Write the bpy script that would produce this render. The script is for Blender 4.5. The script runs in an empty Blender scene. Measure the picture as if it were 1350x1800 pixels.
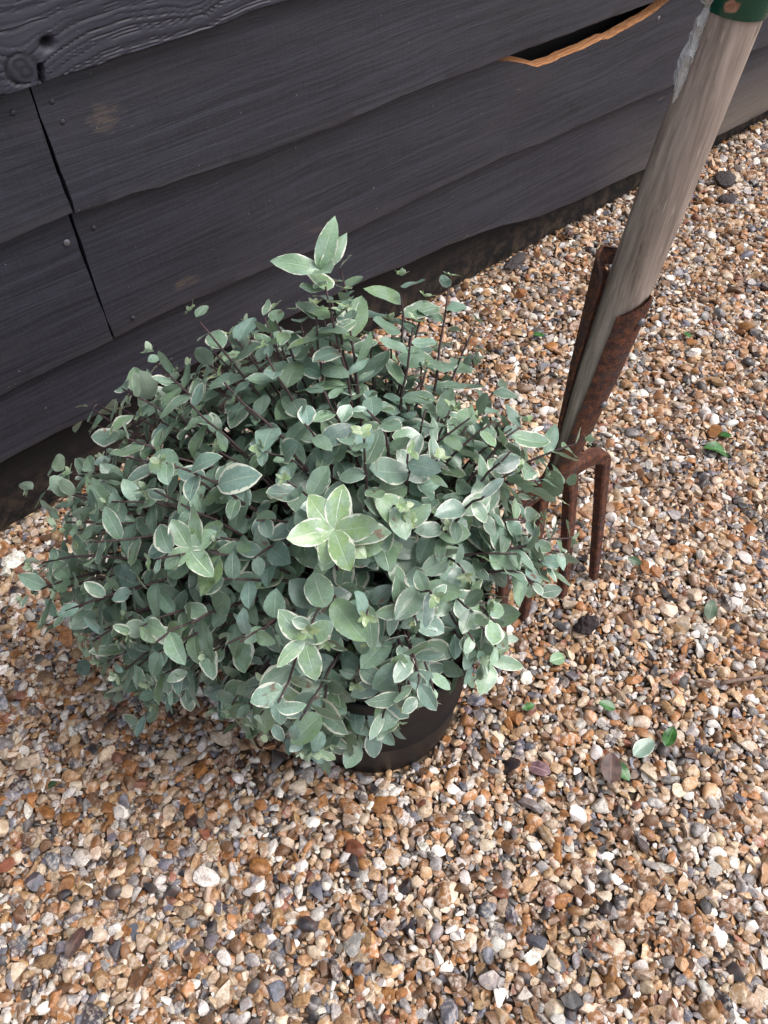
import bpy, bmesh, math
import numpy as np
from mathutils import Vector, Matrix
R = math.radians
rng = np.random.default_rng(7)
scene = bpy.context.scene
col = scene.collection

# ------------------------------------------------------------------ camera
CAM = np.array([0.0, 0.0, 1.0])
# columns of the camera frame (right, down, forward) in world space: X along the wall, Y towards the wall
F_PX = 1456.0
def cam_frame():
    v = np.array([3500 - 675., -950 - 900., F_PX]); dn = np.array([649.04 - 675., 2006.27 - 900., F_PX])
    dn /= np.linalg.norm(dn); w = v / np.linalg.norm(v); w -= dn * (w @ dn); w /= np.linalg.norm(w)
    up = -dn
    return np.array([w, np.cross(up, w), up])
RC = cam_frame()
cd = bpy.data.cameras.new('camera'); cam = bpy.data.objects.new('camera', cd); col.objects.link(cam)
cd.sensor_fit = 'VERTICAL'; cd.sensor_height = 36; cd.lens = 36 * F_PX / 1800; cd.clip_end = 200; cd.clip_start = 0.02
m = Matrix.Identity(4)
for i in range(3):
    m[i][0] = RC[i, 0]; m[i][1] = -RC[i, 1]; m[i][2] = -RC[i, 2]; m[i][3] = CAM[i]
cam.matrix_world = m
scene.camera = cam
def project(P):
    c = (np.asarray(P) - CAM) @ RC
    return np.stack([675 + F_PX * c[..., 0] / c[..., 2], 900 + F_PX * c[..., 1] / c[..., 2], c[..., 2]], -1)

# ------------------------------------------------------------------ world, sun, exposure
SUN_EL, SUN_AZ = R(58), R(130)           # azimuth clockwise from +Y: light from the open yard, right of the wall
world = bpy.data.worlds.new('World'); scene.world = world; world.use_nodes = True
nt = world.node_tree; nt.nodes.clear()
out = nt.nodes.new('ShaderNodeOutputWorld'); bg = nt.nodes.new('ShaderNodeBackground')
sky = nt.nodes.new('ShaderNodeTexSky'); sky.sky_type = 'NISHITA'; sky.sun_disc = False
sky.sun_elevation = SUN_EL; sky.sun_rotation = SUN_AZ; sky.dust_density = 4.0; sky.air_density = 1.0; sky.ozone_density = 1.0
hs = nt.nodes.new('ShaderNodeHueSaturation'); hs.inputs['Saturation'].default_value = 0.40
nt.links.new(sky.outputs[0], hs.inputs['Color']); nt.links.new(hs.outputs[0], bg.inputs['Color'])
bg.inputs['Strength'].default_value = 0.15; nt.links.new(bg.outputs[0], out.inputs['Surface'])
sd = bpy.data.lights.new('sun', 'SUN'); so = bpy.data.objects.new('sun', sd); col.objects.link(so)
sd.energy = 1.15; sd.angle = R(38); sd.color = (1.0, 0.975, 0.96)
dirv = Vector((math.sin(SUN_AZ) * math.cos(SUN_EL), math.cos(SUN_AZ) * math.cos(SUN_EL), math.sin(SUN_EL)))
so.rotation_euler = dirv.to_track_quat('Z', 'Y').to_euler(); so.location = (2, -2, 4)
vs = scene.view_settings; vs.view_transform = 'Standard'; vs.look = 'None'; vs.gamma = 1.0; vs.use_curve_mapping = False
vs.exposure = 0.74

# ------------------------------------------------------------------ helpers
def lin(r, g, b):
    f = lambda c: (c / 255 / 12.92) if c <= 10 else ((c / 255 + 0.055) / 1.055) ** 2.4
    return (f(r), f(g), f(b), 1.0)
def mesh(name, V, F, mat=None, smooth=True):
    me = bpy.data.meshes.new(name)
    me.from_pydata([tuple(map(float, v)) for v in V], [], [tuple(map(int, f)) for f in F]); me.update()
    if smooth: me.polygons.foreach_set('use_smooth', [True] * len(me.polygons))
    if mat: me.materials.append(mat)
    return me
def fast_mesh(name, V, T, mat):
    """big triangle mesh from numpy arrays"""
    me = bpy.data.meshes.new(name)
    me.vertices.add(len(V)); me.vertices.foreach_set('co', np.ascontiguousarray(V, np.float32).ravel())
    me.loops.add(T.size); me.loops.foreach_set('vertex_index', np.ascontiguousarray(T, np.int32).ravel())
    me.polygons.add(len(T)); me.polygons.foreach_set('loop_start', np.arange(0, T.size, T.shape[1], dtype=np.int32))
    me.polygons.foreach_set('use_smooth', np.ones(len(T), bool))
    me.update(calc_edges=True); me.materials.append(mat)
    return me
def obj(name, me, parent=None, loc=None):
    o = bpy.data.objects.new(name, me); col.objects.link(o)
    if parent: o.parent = parent
    if loc is not None: o.location = loc
    return o
def tag(o, label=None, cat=None, group=None, kind=None):
    if label: o['label'] = label
    if cat: o['category'] = cat
    if group: o['group'] = group
    if kind: o['kind'] = kind
    return o
def empty(name, loc=(0, 0, 0)):
    o = bpy.data.objects.new(name, None); col.objects.link(o); o.location = loc; o.empty_display_size = 0.05
    return o
def set_attr(me, name, data, typ='FLOAT_COLOR'):
    a = me.attributes.new(name, typ, 'POINT'); a.data.foreach_set('color' if 'COLOR' in typ else 'value', np.ascontiguousarray(data, np.float32).ravel())
class Nodes:
    def __init__(s, name):
        s.m = bpy.data.materials.new(name); s.m.use_nodes = True; s.t = s.m.node_tree; s.t.nodes.clear()
        s.out = s.n('OutputMaterial'); s.b = s.n('BsdfPrincipled'); s.l(s.b.outputs[0], s.out.inputs[0])
    def n(s, k, **kw):
        x = s.t.nodes.new('ShaderNode' + k)
        for a, v in kw.items(): setattr(x, a, v)
        return x
    def l(s, a, b): s.t.links.new(a, b)
    def noise(s, scale, detail=4, rough=0.55, vec=None, dist=0.0):
        x = s.n('TexNoise'); x.inputs['Scale'].default_value = scale; x.inputs['Detail'].default_value = detail
        x.inputs['Roughness'].default_value = rough; x.inputs['Distortion'].default_value = dist
        if vec is not None: s.l(vec, x.inputs['Vector'])
        return x.outputs['Fac']
    def ramp(s, fac, stops, interp='LINEAR'):
        x = s.n('ValToRGB'); x.color_ramp.interpolation = interp; e = x.color_ramp.elements
        while len(e) < len(stops): e.new(0.5)
        for k, (p, c) in zip(e, stops):
            k.position = p; k.color = c if isinstance(c, tuple) else (c, c, c, 1)
        s.l(fac, x.inputs['Fac']); return x.outputs['Color']
    def mix(s, fac, a, b, mode='MIX'):
        x = s.n('Mix', data_type='RGBA', blend_type=mode)
        for v, i in ((fac, 0), (a, 6), (b, 7)):
            if hasattr(v, 'is_linked'): s.l(v, x.inputs[i])
            elif i == 0: x.inputs[0].default_value = v
            else: x.inputs[i].default_value = v if isinstance(v, tuple) else (v, v, v, 1)
        return x.outputs[2]
    def math(s, op, a, b=0.0, c=None, clamp=False):
        x = s.n('Math', operation=op, use_clamp=clamp)
        for i, v in enumerate((a, b) if c is None else (a, b, c)):
            if hasattr(v, 'is_linked'): s.l(v, x.inputs[i])
            else: x.inputs[i].default_value = v
        return x.outputs[0]
    def bump(s, h, strength, dist):
        x = s.n('Bump'); x.inputs['Strength'].default_value = strength; x.inputs['Distance'].default_value = dist
        s.l(h, x.inputs['Height']); s.l(x.outputs[0], s.b.inputs['Normal']); return x
    def mapping(s, vec, scale, loc=(0, 0, 0)):
        x = s.n('Mapping'); x.inputs['Scale'].default_value = scale; x.inputs['Location'].default_value = loc
        s.l(vec, x.inputs['Vector']); return x.outputs[0]
    def set(s, **kw):
        for k, v in kw.items():
            i = s.b.inputs[k.replace('_', ' ')]
            if hasattr(v, 'is_linked'): s.l(v, i)
            else: i.default_value = v

# ------------------------------------------------------------------ materials
def mat_stone(name, from_object):
    N = Nodes(name); pos = N.n('NewGeometry').outputs['Position']
    if from_object:
        oi = N.n('ObjectInfo'); c, a = oi.outputs['Color'], oi.outputs['Alpha']
    else:
        at = N.n('Attribute', attribute_name='stone'); c, a = at.outputs['Color'], at.outputs['Alpha']
    n1 = N.noise(170, 4, 0.65, pos); n2 = N.noise(520, 4, 0.65, pos); n3 = N.noise(55, 2, 0.5, pos, 0.6)
    # patchy second tone: pale flint rind on some stones, darker staining on others
    rind = N.mix(1.0, c, lin(240, 228, 208), 'MIX'); 
    pale = N.mix(0.62, c, lin(226, 212, 198)); dark = N.mix(1.0, c, (0.46, 0.40, 0.36, 1), 'MULTIPLY')
    sel = N.math('GREATER_THAN', a, 0.55)
    second = N.mix(sel, dark, pale)
    m1 = N.ramp(n1, [(0.46, 0.0), (0.62, 0.85)])
    c1 = N.mix(m1, c, second)
    c2 = N.mix(N.ramp(n3, [(0.48, 0.0), (0.7, 0.14)]), c1, lin(176, 118, 76))
    pt = N.ramp(N.n('NewGeometry').outputs['Pointiness'], [(0.56, 0.0), (0.72, 0.28)])
    c2 = N.mix(pt, c2, lin(232, 218, 198))
    fine = N.ramp(n2, [(0.25, 0.62), (0.75, 1.25)])
    c3 = N.mix(1.0, c2, fine, 'MULTIPLY')
    N.set(Base_Color=c3, Roughness=N.math('MULTIPLY_ADD', n1, 0.40, 0.18), Specular_IOR_Level=0.5)
    N.bump(n2, 0.45, 0.0012)
    return N.m
M_stone = mat_stone('gravel_stone', False); M_pebble = mat_stone('pebble_stone', True)

def mat_soil():
    N = Nodes('gravel_bed'); pos = N.n('NewGeometry').outputs['Position']
    v = N.n('TexVoronoi'); v.inputs['Scale'].default_value = 75; N.l(pos, v.inputs['Vector'])
    cc = N.ramp(v.outputs['Color'], [(0.0, lin(92, 66, 46)), (0.3, lin(170, 122, 78)), (0.55, lin(200, 172, 138)), (0.8, lin(120, 96, 80)), (1.0, lin(225, 212, 195))])
    gap = N.ramp(v.outputs['Distance'], [(0.25, 1.0), (0.55, 0.12)])
    N.set(Base_Color=N.mix(1.0, cc, gap, 'MULTIPLY'), Roughness=0.8); N.bump(gap, 0.9, 0.01)
    return N.m
M_soil = mat_soil()

SPOTS_WORN = [(.352, .527, .034, .022), (.402, .284, .030, .012), (.62, .275, .03, .008), (1.22, .385, .02, .006)]   # stain rubbed off to bare wood
SPOTS_DARK = [(1.175, .285, .010, .012), (.33, .425, .012, .004), (.45, .30, .004, .004)]   # small knots and nicks
def mat_board():
    N = Nodes('black_stained_wood'); tc = N.n('TexCoord').outputs['Object']
    oi = N.n('ObjectInfo'); off = N.n('Combine' 'XYZ'); N.l(N.math('MULTIPLY', oi.outputs['Random'], 9.0), off.inputs['X']); N.l(N.math('MULTIPLY', oi.outputs['Random'], 5.0), off.inputs['Z'])
    add = N.n('VectorMath', operation='ADD'); N.l(tc, add.inputs[0]); N.l(off.outputs[0], add.inputs[1]); p = add.outputs[0]
    warp = N.noise(3.2, 3, 0.5, N.mapping(p, (0.8, 1, 3.0)))
    sep = N.n('SeparateXYZ'); N.l(p, sep.inputs[0])
    zz = N.math('MULTIPLY_ADD', warp, 0.035, sep.outputs['Z'])
    cmb = N.n('CombineXYZ'); N.l(N.math('MULTIPLY', sep.outputs['X'], 1.0), cmb.inputs['X']); N.l(zz, cmb.inputs['Z'])
    gv = N.mapping(cmb.outputs[0], (4, 1, 260)); grain = N.noise(1.0, 4, 0.6, gv)
    fv = N.mapping(cmb.outputs[0], (22, 1, 900)); fine = N.noise(1.0, 3, 0.6, fv)
    blot = N.noise(6, 4, 0.6, N.mapping(p, (0.7, 1, 2.0)))
    saw = N.noise(1.0, 2, 0.5, N.mapping(p, (420, 1, 26)))
    band = N.noise(1.0, 3, 0.6, N.mapping(cmb.outputs[0], (1.6, 1, 75)))
    h = N.math('ADD', N.math('MULTIPLY', grain, 0.55), N.math('MULTIPLY', fine, 0.40)); h = N.math('MULTIPLY_ADD', band, 0.28, h); h = N.math('MULTIPLY_ADD', saw, 0.16, h)
    base = N.ramp(h, [(0.42, lin(13, 13, 18)), (0.60, lin(25, 25, 33)), (0.80, lin(49, 48, 59))])
    worn = N.ramp(blot, [(0.52, 0.0), (0.76, 0.40)])
    c = N.mix(worn, base, lin(56, 52, 54))
    raw = N.ramp(N.noise(9, 5, 0.7, N.mapping(p, (0.8, 1, 2.6), (3.3, 0, 1.7))), [(0.685, 0.0), (0.73, 1.0)])
    raw = N.math('MULTIPLY', raw, N.ramp(fine, [(0.4, 0.0), (0.6, 0.8)]))
    c = N.mix(raw, c, lin(150, 118, 88))
    # pale bleaching where the footing board meets the gravel at the far end
    wx = N.n('SeparateXYZ'); N.l(N.n('NewGeometry').outputs['Position'], wx.inputs[0])
    bl = N.math('MULTIPLY', N.ramp(wx.outputs['X'], [(0.0, 0.0), (1.0, 1.0)]), 1.0)
    mr = N.n('MapRange'); mr.inputs[1].default_value = 1.25; mr.inputs[2].default_value = 1.75; N.l(wx.outputs['X'], mr.inputs[0])
    mz = N.n('MapRange'); mz.inputs[1].default_value = 0.20; mz.inputs[2].default_value = 0.06; N.l(wx.outputs['Z'], mz.inputs[0])
    bl = N.math('MULTIPLY', N.math('MULTIPLY', mr.outputs[0], mz.outputs[0]), N.ramp(h, [(0.35, 0.35), (0.75, 1.0)]))
    c = N.mix(N.math('MULTIPLY', bl, 0.7), c, lin(118, 106, 95))
    def spot(x, z, sx, sz, lo, hi):
        dx_ = N.math('DIVIDE', N.math('SUBTRACT', wx.outputs['X'], x), sx); dz_ = N.math('DIVIDE', N.math('SUBTRACT', wx.outputs['Z'], z), sz)
        r2 = N.math('ADD', N.math('MULTIPLY', dx_, dx_), N.math('MULTIPLY', dz_, dz_))
        k = N.math('ADD', N.math('SUBTRACT', 1.0, r2), N.math('MULTIPLY', N.math('SUBTRACT', N.noise(60, 5, .7, N.mapping(p, (.7, 1, 2))), .5), 3.4))
        return N.ramp(N.math('MULTIPLY', k, 0.5), [(lo, 0.0), (hi, 1.0)])
    for a_ in SPOTS_WORN: c = N.mix(N.math('MULTIPLY', spot(*a_, .26, .52), N.ramp(fine, [(.38, .05), (.62, .6)])), c, lin(96, 82, 70))
    for a_ in SPOTS_DARK: c = N.mix(spot(*a_, .40, .55), c, lin(16, 14, 17))
    lip = N.math('MULTIPLY', N.n('Attribute', attribute_name='ridge').outputs['Fac'], N.ramp(blot, [(0.35, 0.25), (0.6, 0.75)]))
    c = N.mix(lip, c, lin(60, 57, 62))
    spk = N.ramp(N.noise(330, 2, 0.5, p), [(0.765, 0.0), (0.79, 0.8)])
    c = N.mix(spk, c, lin(170, 165, 162))
    N.set(Base_Color=c, Roughness=0.58, Specular_IOR_Level=0.5); N.bump(h, 0.6, 0.0013)
    return N.m
M_board = mat_board()

def mat_relief():
    """weathered top board: the ridges are geometry, the attribute 'ridge' only says where summer wood was lost"""
    N = Nodes('black_stained_ridged_wood'); tc = N.n('TexCoord').outputs['Object']
    at = N.n('Attribute', attribute_name='ridge').outputs['Fac']
    fine = N.noise(1.0, 3, 0.6, N.mapping(tc, (40, 1, 800)))
    c = N.mix(N.ramp(at, [(0.2, 0.0), (0.8, 1.0)]), lin(22, 21, 29), lin(47, 46, 57))  # crests coloured paler as if catching sky light, grooves and cracks darker
    c = N.mix(1.0, c, N.ramp(fine, [(0.3, 0.75), (0.7, 1.15)]), 'MULTIPLY')
    N.set(Base_Color=c, Roughness=0.58, Specular_IOR_Level=0.42); N.bump(fine, 0.4, 0.0006)
    return N.m
M_relief = mat_relief()

def mat_rawwood():
    N = Nodes('fresh_split_wood'); tc = N.n('TexCoord').outputs['Object']
    g = N.noise(1.0, 4, 0.6, N.mapping(tc, (14, 900, 700)))
    N.set(Base_Color=N.ramp(g, [(0.3, lin(120, 66, 34)), (0.5, lin(190, 128, 80)), (0.72, lin(222, 172, 122))]), Roughness=0.75); N.bump(g, 0.8, 0.002)
    return N.m
M_raw = mat_rawwood()
def simple(name, c, rough=0.6, nscale=None, var=0.3, bump=0.0, metal=0.0, spec=0.5):
    N = Nodes(name); tc = N.n('TexCoord').outputs['Object']
    if nscale:
        n = N.noise(nscale, 5, 0.62, tc)
        N.set(Base_Color=N.mix(1.0, c, N.ramp(n, [(0.3, 1 - var), (0.7, 1 + var)]), 'MULTIPLY'))
        if bump: N.bump(n, 0.6, bump)
    else: N.set(Base_Color=c)
    N.set(Roughness=rough, Metallic=metal, Specular_IOR_Level=spec)
    return N.m
M_dark = simple('painted_void_shade', lin(24, 21, 22), 0.9)  # near-black colour standing in for the shade behind the boards
M_nail = simple('stained_nail', lin(44, 43, 50), 0.5, 400, 0.3)
M_nailbright = simple('galvanised_nail', lin(112, 110, 114), 0.45, 300, 0.3, metal=0.5)
def mat_footing():
    N = Nodes('dark_damp_footing_board'); tc = N.n('TexCoord').outputs['Object']
    g = N.noise(1.0, 4, 0.6, N.mapping(tc, (6, 1, 160))); s = N.noise(420, 2, 0.5, tc)
    c = N.mix(N.ramp(g, [(0.3, 0.0), (0.7, 1.0)]), lin(20, 18, 20), lin(34, 30, 31))
    zs_ = N.n('SeparateXYZ'); N.l(tc, zs_.inputs[0]); mz = N.n('MapRange'); mz.inputs[1].default_value = .09; mz.inputs[2].default_value = 0.0; N.l(zs_.outputs['Z'], mz.inputs[0])
    splash = N.math('MULTIPLY', mz.outputs[0], N.ramp(N.noise(38, 5, .7, tc), [(0.45, 0.0), (0.62, 0.6)])); c = N.mix(splash, c, lin(92, 76, 62))
    c = N.mix(N.ramp(s, [(0.72, 0.0), (0.78, 0.7)]), c, lin(120, 108, 98))
    N.set(Base_Color=c, Roughness=0.8, Specular_IOR_Level=0.3); N.bump(g, 0.5, 0.001); return N.m
M_footing = mat_footing()

def mat_shaft():
    N = Nodes('weathered_ash_shaft'); tc = N.n('TexCoord').outputs['Object']
    g = N.noise(1.0, 5, 0.62, N.mapping(tc, (230, 230, 11))); b = N.noise(1.0, 4, 0.55, N.mapping(tc, (45, 45, 7)))
    fl = N.noise(1.0, 2, 0.5, N.mapping(tc, (520, 520, 45)))
    c = N.mix(N.ramp(b, [(0.32, 0.0), (0.68, 1.0)]), lin(122, 107, 97), lin(172, 156, 146))
    c = N.mix(1.0, c, N.ramp(g, [(0.30, 0.58), (0.70, 1.28)]), 'MULTIPLY')
    c = N.mix(N.ramp(fl, [(0.66, 0.0), (0.74, 0.55)]), c, lin(196, 180, 164))
    c = N.mix(N.ramp(N.noise(1.0, 3, 0.5, N.mapping(tc, (160, 160, 30), (4, 2, 1))), [(0.68, 0.0), (0.76, 0.6)]), c, lin(70, 56, 47))
    N.set(Base_Color=c, Roughness=0.68, Specular_IOR_Level=0.35); N.bump(g, 0.5, 0.0008); return N.m
M_shaft = mat_shaft()
def mat_rust():
    N = Nodes('rusted_steel'); tc = N.n('TexCoord').outputs['Object']
    a = N.noise(130, 6, 0.75, tc); b = N.noise(600, 4, 0.75, tc); d = N.noise(48, 5, 0.7, tc)
    c = N.ramp(a, [(0.30, lin(52, 35, 33)), (0.46, lin(84, 53, 44)), (0.58, lin(122, 74, 52)), (0.72, lin(162, 98, 60))])
    c = N.mix(N.ramp(d, [(0.52, 0.0), (0.62, 0.75)]), c, lin(80, 66, 67))
    c = N.mix(1.0, c, N.ramp(b, [(0.30, 0.40), (0.68, 1.25)]), 'MULTIPLY')
    c = N.mix(N.ramp(b, [(0.70, 0.0), (0.76, 0.7)]), c, lin(176, 112, 72))
    N.set(Base_Color=c, Roughness=0.78, Specular_IOR_Level=0.35); N.bump(N.math('ADD', b, a), 0.9, 0.0026); return N.m
M_rust = mat_rust()
def mat_green():
    N = Nodes('chipped_green_paint'); tc = N.n('TexCoord').outputs['Object']
    a = N.noise(34, 3, 0.55, tc); b = N.noise(200, 4, 0.6, tc)
    msk = N.ramp(a, [(0.56, 0.0), (0.585, 1.0)])
    rust = N.ramp(b, [(0.3, lin(116, 70, 48)), (0.7, lin(168, 128, 104))])
    N.set(Base_Color=N.mix(msk, lin(13, 62, 46), rust), Roughness=N.math('MULTIPLY_ADD', msk, 0.5, 0.25)); N.bump(msk, 0.5, -0.0006); return N.m
M_green = mat_green()
def mat_film():
    N = Nodes('clear_torn_plastic_film'); tc = N.n('TexCoord').outputs['Object']
    N.set(Base_Color=(0.62, 0.62, 0.62, 1), Roughness=0.07, Specular_IOR_Level=1.0)
    tr = N.n('BsdfTransparent'); mx = N.n('MixShader'); n = N.noise(160, 3, 0.5, tc)
    mx.inputs[0].default_value = 0.30; N.l(tr.outputs[0], mx.inputs[1]); N.l(N.b.outputs[0], mx.inputs[2]); N.l(mx.outputs[0], N.out.inputs[0])
    return N.m
M_film = mat_film()
def mat_pot():
    N = Nodes('black_plastic_pot'); tc = N.n('TexCoord').outputs['Object']
    n = N.noise(30, 4, 0.6, tc); s = N.noise(500, 2, 0.5, tc)
    sep = N.n('SeparateXYZ'); N.l(tc, sep.inputs[0])
    mr = N.n('MapRange'); mr.inputs[1].default_value = 0.075; mr.inputs[2].default_value = 0.0; N.l(sep.outputs['Z'], mr.inputs[0])
    dirt = N.math('MULTIPLY', mr.outputs[0], N.ramp(n, [(0.45, 0.0), (0.65, 0.6)]))
    c = N.mix(dirt, lin(10, 10, 16), lin(84, 67, 54))
    c = N.mix(N.ramp(s, [(0.74, 0.0), (0.78, 0.6)]), c, lin(140, 130, 124))
    N.set(Base_Color=c, Roughness=N.math('MULTIPLY_ADD', n, 0.3, 0.38), Specular_IOR_Level=0.35); return N.m
M_pot = mat_pot()
M_compost = simple('potting_compost', lin(44, 33, 27), 0.95, 160, 0.5, 0.01)
M_stem = simple('purple_brown_stem', lin(62, 44, 46), 0.6, 260, 0.35)

def mat_leaf():
    """UV.x = distance from midrib (0) to margin (1), UV.y along the leaf; 'tint' r: blue-grey to lime, g: value, b: margin width, a: blemish"""
    N = Nodes('variegated_leaf'); geo = N.n('NewGeometry'); pos = geo.outputs['Position']
    uv = N.n('UVMap'); sp = N.n('SeparateXYZ'); N.l(uv.outputs[0], sp.inputs[0]); u, v = sp.outputs['X'], sp.outputs['Y']
    at = N.n('Attribute', attribute_name='tint'); ts = N.n('SeparateColor'); N.l(at.outputs['Color'], ts.inputs[0])
    hue, val, mw = ts.outputs[0], ts.outputs[1], ts.outputs[2]; bl = at.outputs['Alpha']
    n1 = N.noise(170, 3, 0.6, pos); n2 = N.noise(75, 3, 0.55, pos); n3 = N.noise(420, 2, 0.5, pos)
    green = N.mix(hue, lin(118, 147, 135), lin(150, 178, 104))
    young = N.ramp(hue, [(0.72, 0.0), (1.0, 1.0)])
    green = N.mix(young, green, lin(190, 198, 152))
    green = N.mix(N.ramp(n2, [(0.40, 0.0), (0.66, 0.5)]), green, lin(154, 176, 168))
    green = N.mix(1.0, green, N.ramp(n3, [(0.3, 0.88), (0.7, 1.1)]), 'MULTIPLY')
    # side veins
    ve = N.math('FRACT', N.math('MULTIPLY', N.math('SUBTRACT', v, N.math('MULTIPLY', u, 0.16)), 7.0))
    vein = N.math('MULTIPLY', N.ramp(ve, [(0.0, 1.0), (0.09, 0.0), (0.91, 0.0), (1.0, 1.0)]), N.math('MULTIPLY', n2, 0.15))
    green = N.mix(vein, green, lin(168, 188, 168))
    mid = N.ramp(u, [(0.02, 0.55), (0.075, 0.0)])
    green = N.mix(mid, green, lin(176, 194, 170))
    # cream margin of uneven width
    n4 = N.noise(95, 2, 0.5, pos)
    edge = N.math('ADD', u, N.math('MULTIPLY', N.math('SUBTRACT', n1, 0.5), 0.55))
    edge = N.math('ADD', edge, N.math('MULTIPLY', N.math('SUBTRACT', n4, 0.5), 0.55))
    edge = N.math('ADD', edge, N.math('MULTIPLY', mw, 0.13))
    mar = N.ramp(N.math('MULTIPLY', edge, 0.5), [(0.478, 0.0), (0.502, 0.92)])
    c = N.mix(mar, green, lin(222, 224, 206))
    vv = N.n('CombineColor'); [N.l(val, vv.inputs[i]) for i in range(3)]
    c = N.mix(1.0, c, vv.outputs[0], 'MULTIPLY')
    blem = N.math('MULTIPLY', N.ramp(N.noise(110, 3, 0.6, pos), [(0.60, 0.0), (0.66, 0.8)]), bl)
    c = N.mix(blem, c, lin(104, 70, 62))
    back = N.mix(0.55, c, lin(158, 172, 156))
    c = N.mix(geo.outputs['Backfacing'], c, back)
    N.set(Base_Color=c, Roughness=N.math('MULTIPLY_ADD', n2, 0.25, 0.20), Specular_IOR_Level=0.75)
    N.bump(N.math('SUBTRACT', n2, N.math('MULTIPLY', mid, 0.6)), 0.45, 0.002)
    t = N.n('BsdfTranslucent'); N.l(N.mix(0.5, c, lin(150, 176, 90)), t.inputs['Color'])
    mx = N.n('MixShader'); mx.inputs[0].default_value = 0.10
    N.l(N.b.outputs[0], mx.inputs[1]); N.l(t.outputs[0], mx.inputs[2]); N.l(mx.outputs[0], N.out.inputs[0])
    return N.m
M_leaf = mat_leaf()
def mat_fallen(name, c1, c2, rough=0.4):
    N = Nodes(name); pos = N.n('NewGeometry').outputs['Position']
    uv = N.n('UVMap'); sp = N.n('SeparateXYZ'); N.l(uv.outputs[0], sp.inputs[0])
    c = N.mix(N.ramp(N.noise(120, 4, 0.6, pos), [(0.35, 0.0), (0.65, 1.0)]), c1, c2)
    c = N.mix(N.ramp(sp.outputs['X'], [(0.03, 0.5), (0.1, 0.0)]), c, tuple(min(1, x * 2.2 + 0.02) for x in c2[:3]) + (1,))
    N.set(Base_Color=c, Roughness=rough); return N.m
M_fgreen = mat_fallen('fallen_green_leaf', lin(38, 78, 34), lin(68, 112, 56), 0.32)
M_fdark = mat_fallen('fallen_dark_green_leaf', lin(40, 62, 40), lin(70, 92, 62))
M_fpale = mat_fallen('fallen_pale_green_leaf', lin(108, 138, 104), lin(132, 158, 124))
M_fbrown = mat_fallen('dead_brown_leaf', lin(52, 36, 34), lin(92, 66, 58), 0.5)
M_fpurple = mat_fallen('withered_purple_leaf', lin(96, 70, 80), lin(150, 120, 120), 0.5)
M_bark = simple('dark_bark', lin(62, 55, 55), 0.85, 150, 0.45, 0.006)
M_twig = simple('dry_twig', lin(120, 98, 86), 0.8, 200, 0.35, 0.002)

# ------------------------------------------------------------------ ground and gravel
WALL_Y = 0.914
g = mesh('ground', [(-60, -60, -0.019), (60, -60, -0.019), (60, 60, -0.019), (-60, 60, -0.019)], [(0, 1, 2, 3)], M_soil, False)
ground = tag(obj('gravel_ground', g), kind='structure')

def ico(sub):
    bm = bmesh.new(); bmesh.ops.create_icosphere(bm, subdivisions=sub, radius=1.0); bm.verts.ensure_lookup_table()
    V = np.array([v.co[:] for v in bm.verts]); T = np.array([[v.index for v in f.verts] for f in bm.faces]); bm.free()
    return V, T
ICO1, ICO2, ICO3 = ico(1), ico(2), ico(3)
def stone_shape(base, r):
    V = base.copy()
    k = r.normal(size=(3, 3)) * 1.7; ph = r.uniform(0, 6.28, 3)
    V *= (1 + 0.13 * np.sin(V @ k.T + ph).sum(1) / 1.5)[:, None]
    chipped = r.random() < 0.8
    for _ in range(r.integers(4, 11) if chipped else 2):       # flat chipped faces of broken flint
        n = r.normal(size=3); n /= np.linalg.norm(n); d = r.uniform(0.30, 0.72) if chipped else r.uniform(.6, .85)
        e = V @ n - d; V -= np.where(e > 0, e * 0.96, 0)[:, None] * n
    V -= (V.max(0) + V.min(0)) / 2; V /= (V.max(0) - V.min(0)) / 2
    return V * np.array([1.0, r.uniform(0.48, 0.9), r.uniform(0.32, 0.66)])
protos2 = [stone_shape(ICO2[0], rng) for _ in range(120)]
protos1 = [stone_shape(ICO1[0], np.random.default_rng(k)) for k in range(40)]
protos3 = [stone_shape(ICO3[0], rng) for _ in range(60)]
PAL = [((234, 226, 218), .12), ((206, 182, 156), .14), ((188, 150, 110), .17), ((170, 116, 68), .18), ((116, 82, 56), .18),
       ((152, 146, 146), .07), ((108, 109, 122), .05), ((58, 54, 59), .08), ((146, 92, 70), .02)]
pal = np.array([lin(*c)[:3] for c, _ in PAL]); pw = np.array([w for _, w in PAL]); pw /= pw.sum()

# drop stones one by one on a height map so they rest on each other
RES = 0.0025; X0, X1, Y0, Y1 = -0.46, 2.22, -0.42, 0.908
nx, ny = int((X1 - X0) / RES), int((Y1 - Y0) / RES); H = np.zeros((nx, ny), np.float32)
POT = np.array([0.299, 0.357]); POT_R = 0.104
region = np.array([(-0.30, 0.30), (0.36, -0.25), (0.46, -0.21), (2.12, 0.86), (2.12, 0.905), (-0.02, 0.905)])
def in_region(x, y):
    c = np.ones(len(x), bool)
    for i in range(len(region)):
        a, b = region[i], region[(i + 1) % len(region)]
        c &= (b[0] - a[0]) * (y - a[1]) - (b[1] - a[1]) * (x - a[0]) >= 0
    return c
NST = 30000
cx = rng.uniform(X0, X1, NST * 20); cy = rng.uniform(Y0, Y1, NST * 20)
ok = in_region(cx, cy) & (np.hypot(cx - POT[0], cy - POT[1]) > POT_R + 0.007)
cx, cy = cx[ok], cy[ok]
size = np.clip(rng.lognormal(math.log(0.0057), 0.34, NST), 0.0034, 0.0125)    # half length
big = rng.random(NST) < 0.0035; size[big] = rng.uniform(0.011, 0.018, big.sum())
fill = np.arange(NST) > NST * 0.84; size[fill] = rng.uniform(.0027, .0041, fill.sum()); NC = 6; stones = []; ci = 0
offs = {}
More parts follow.
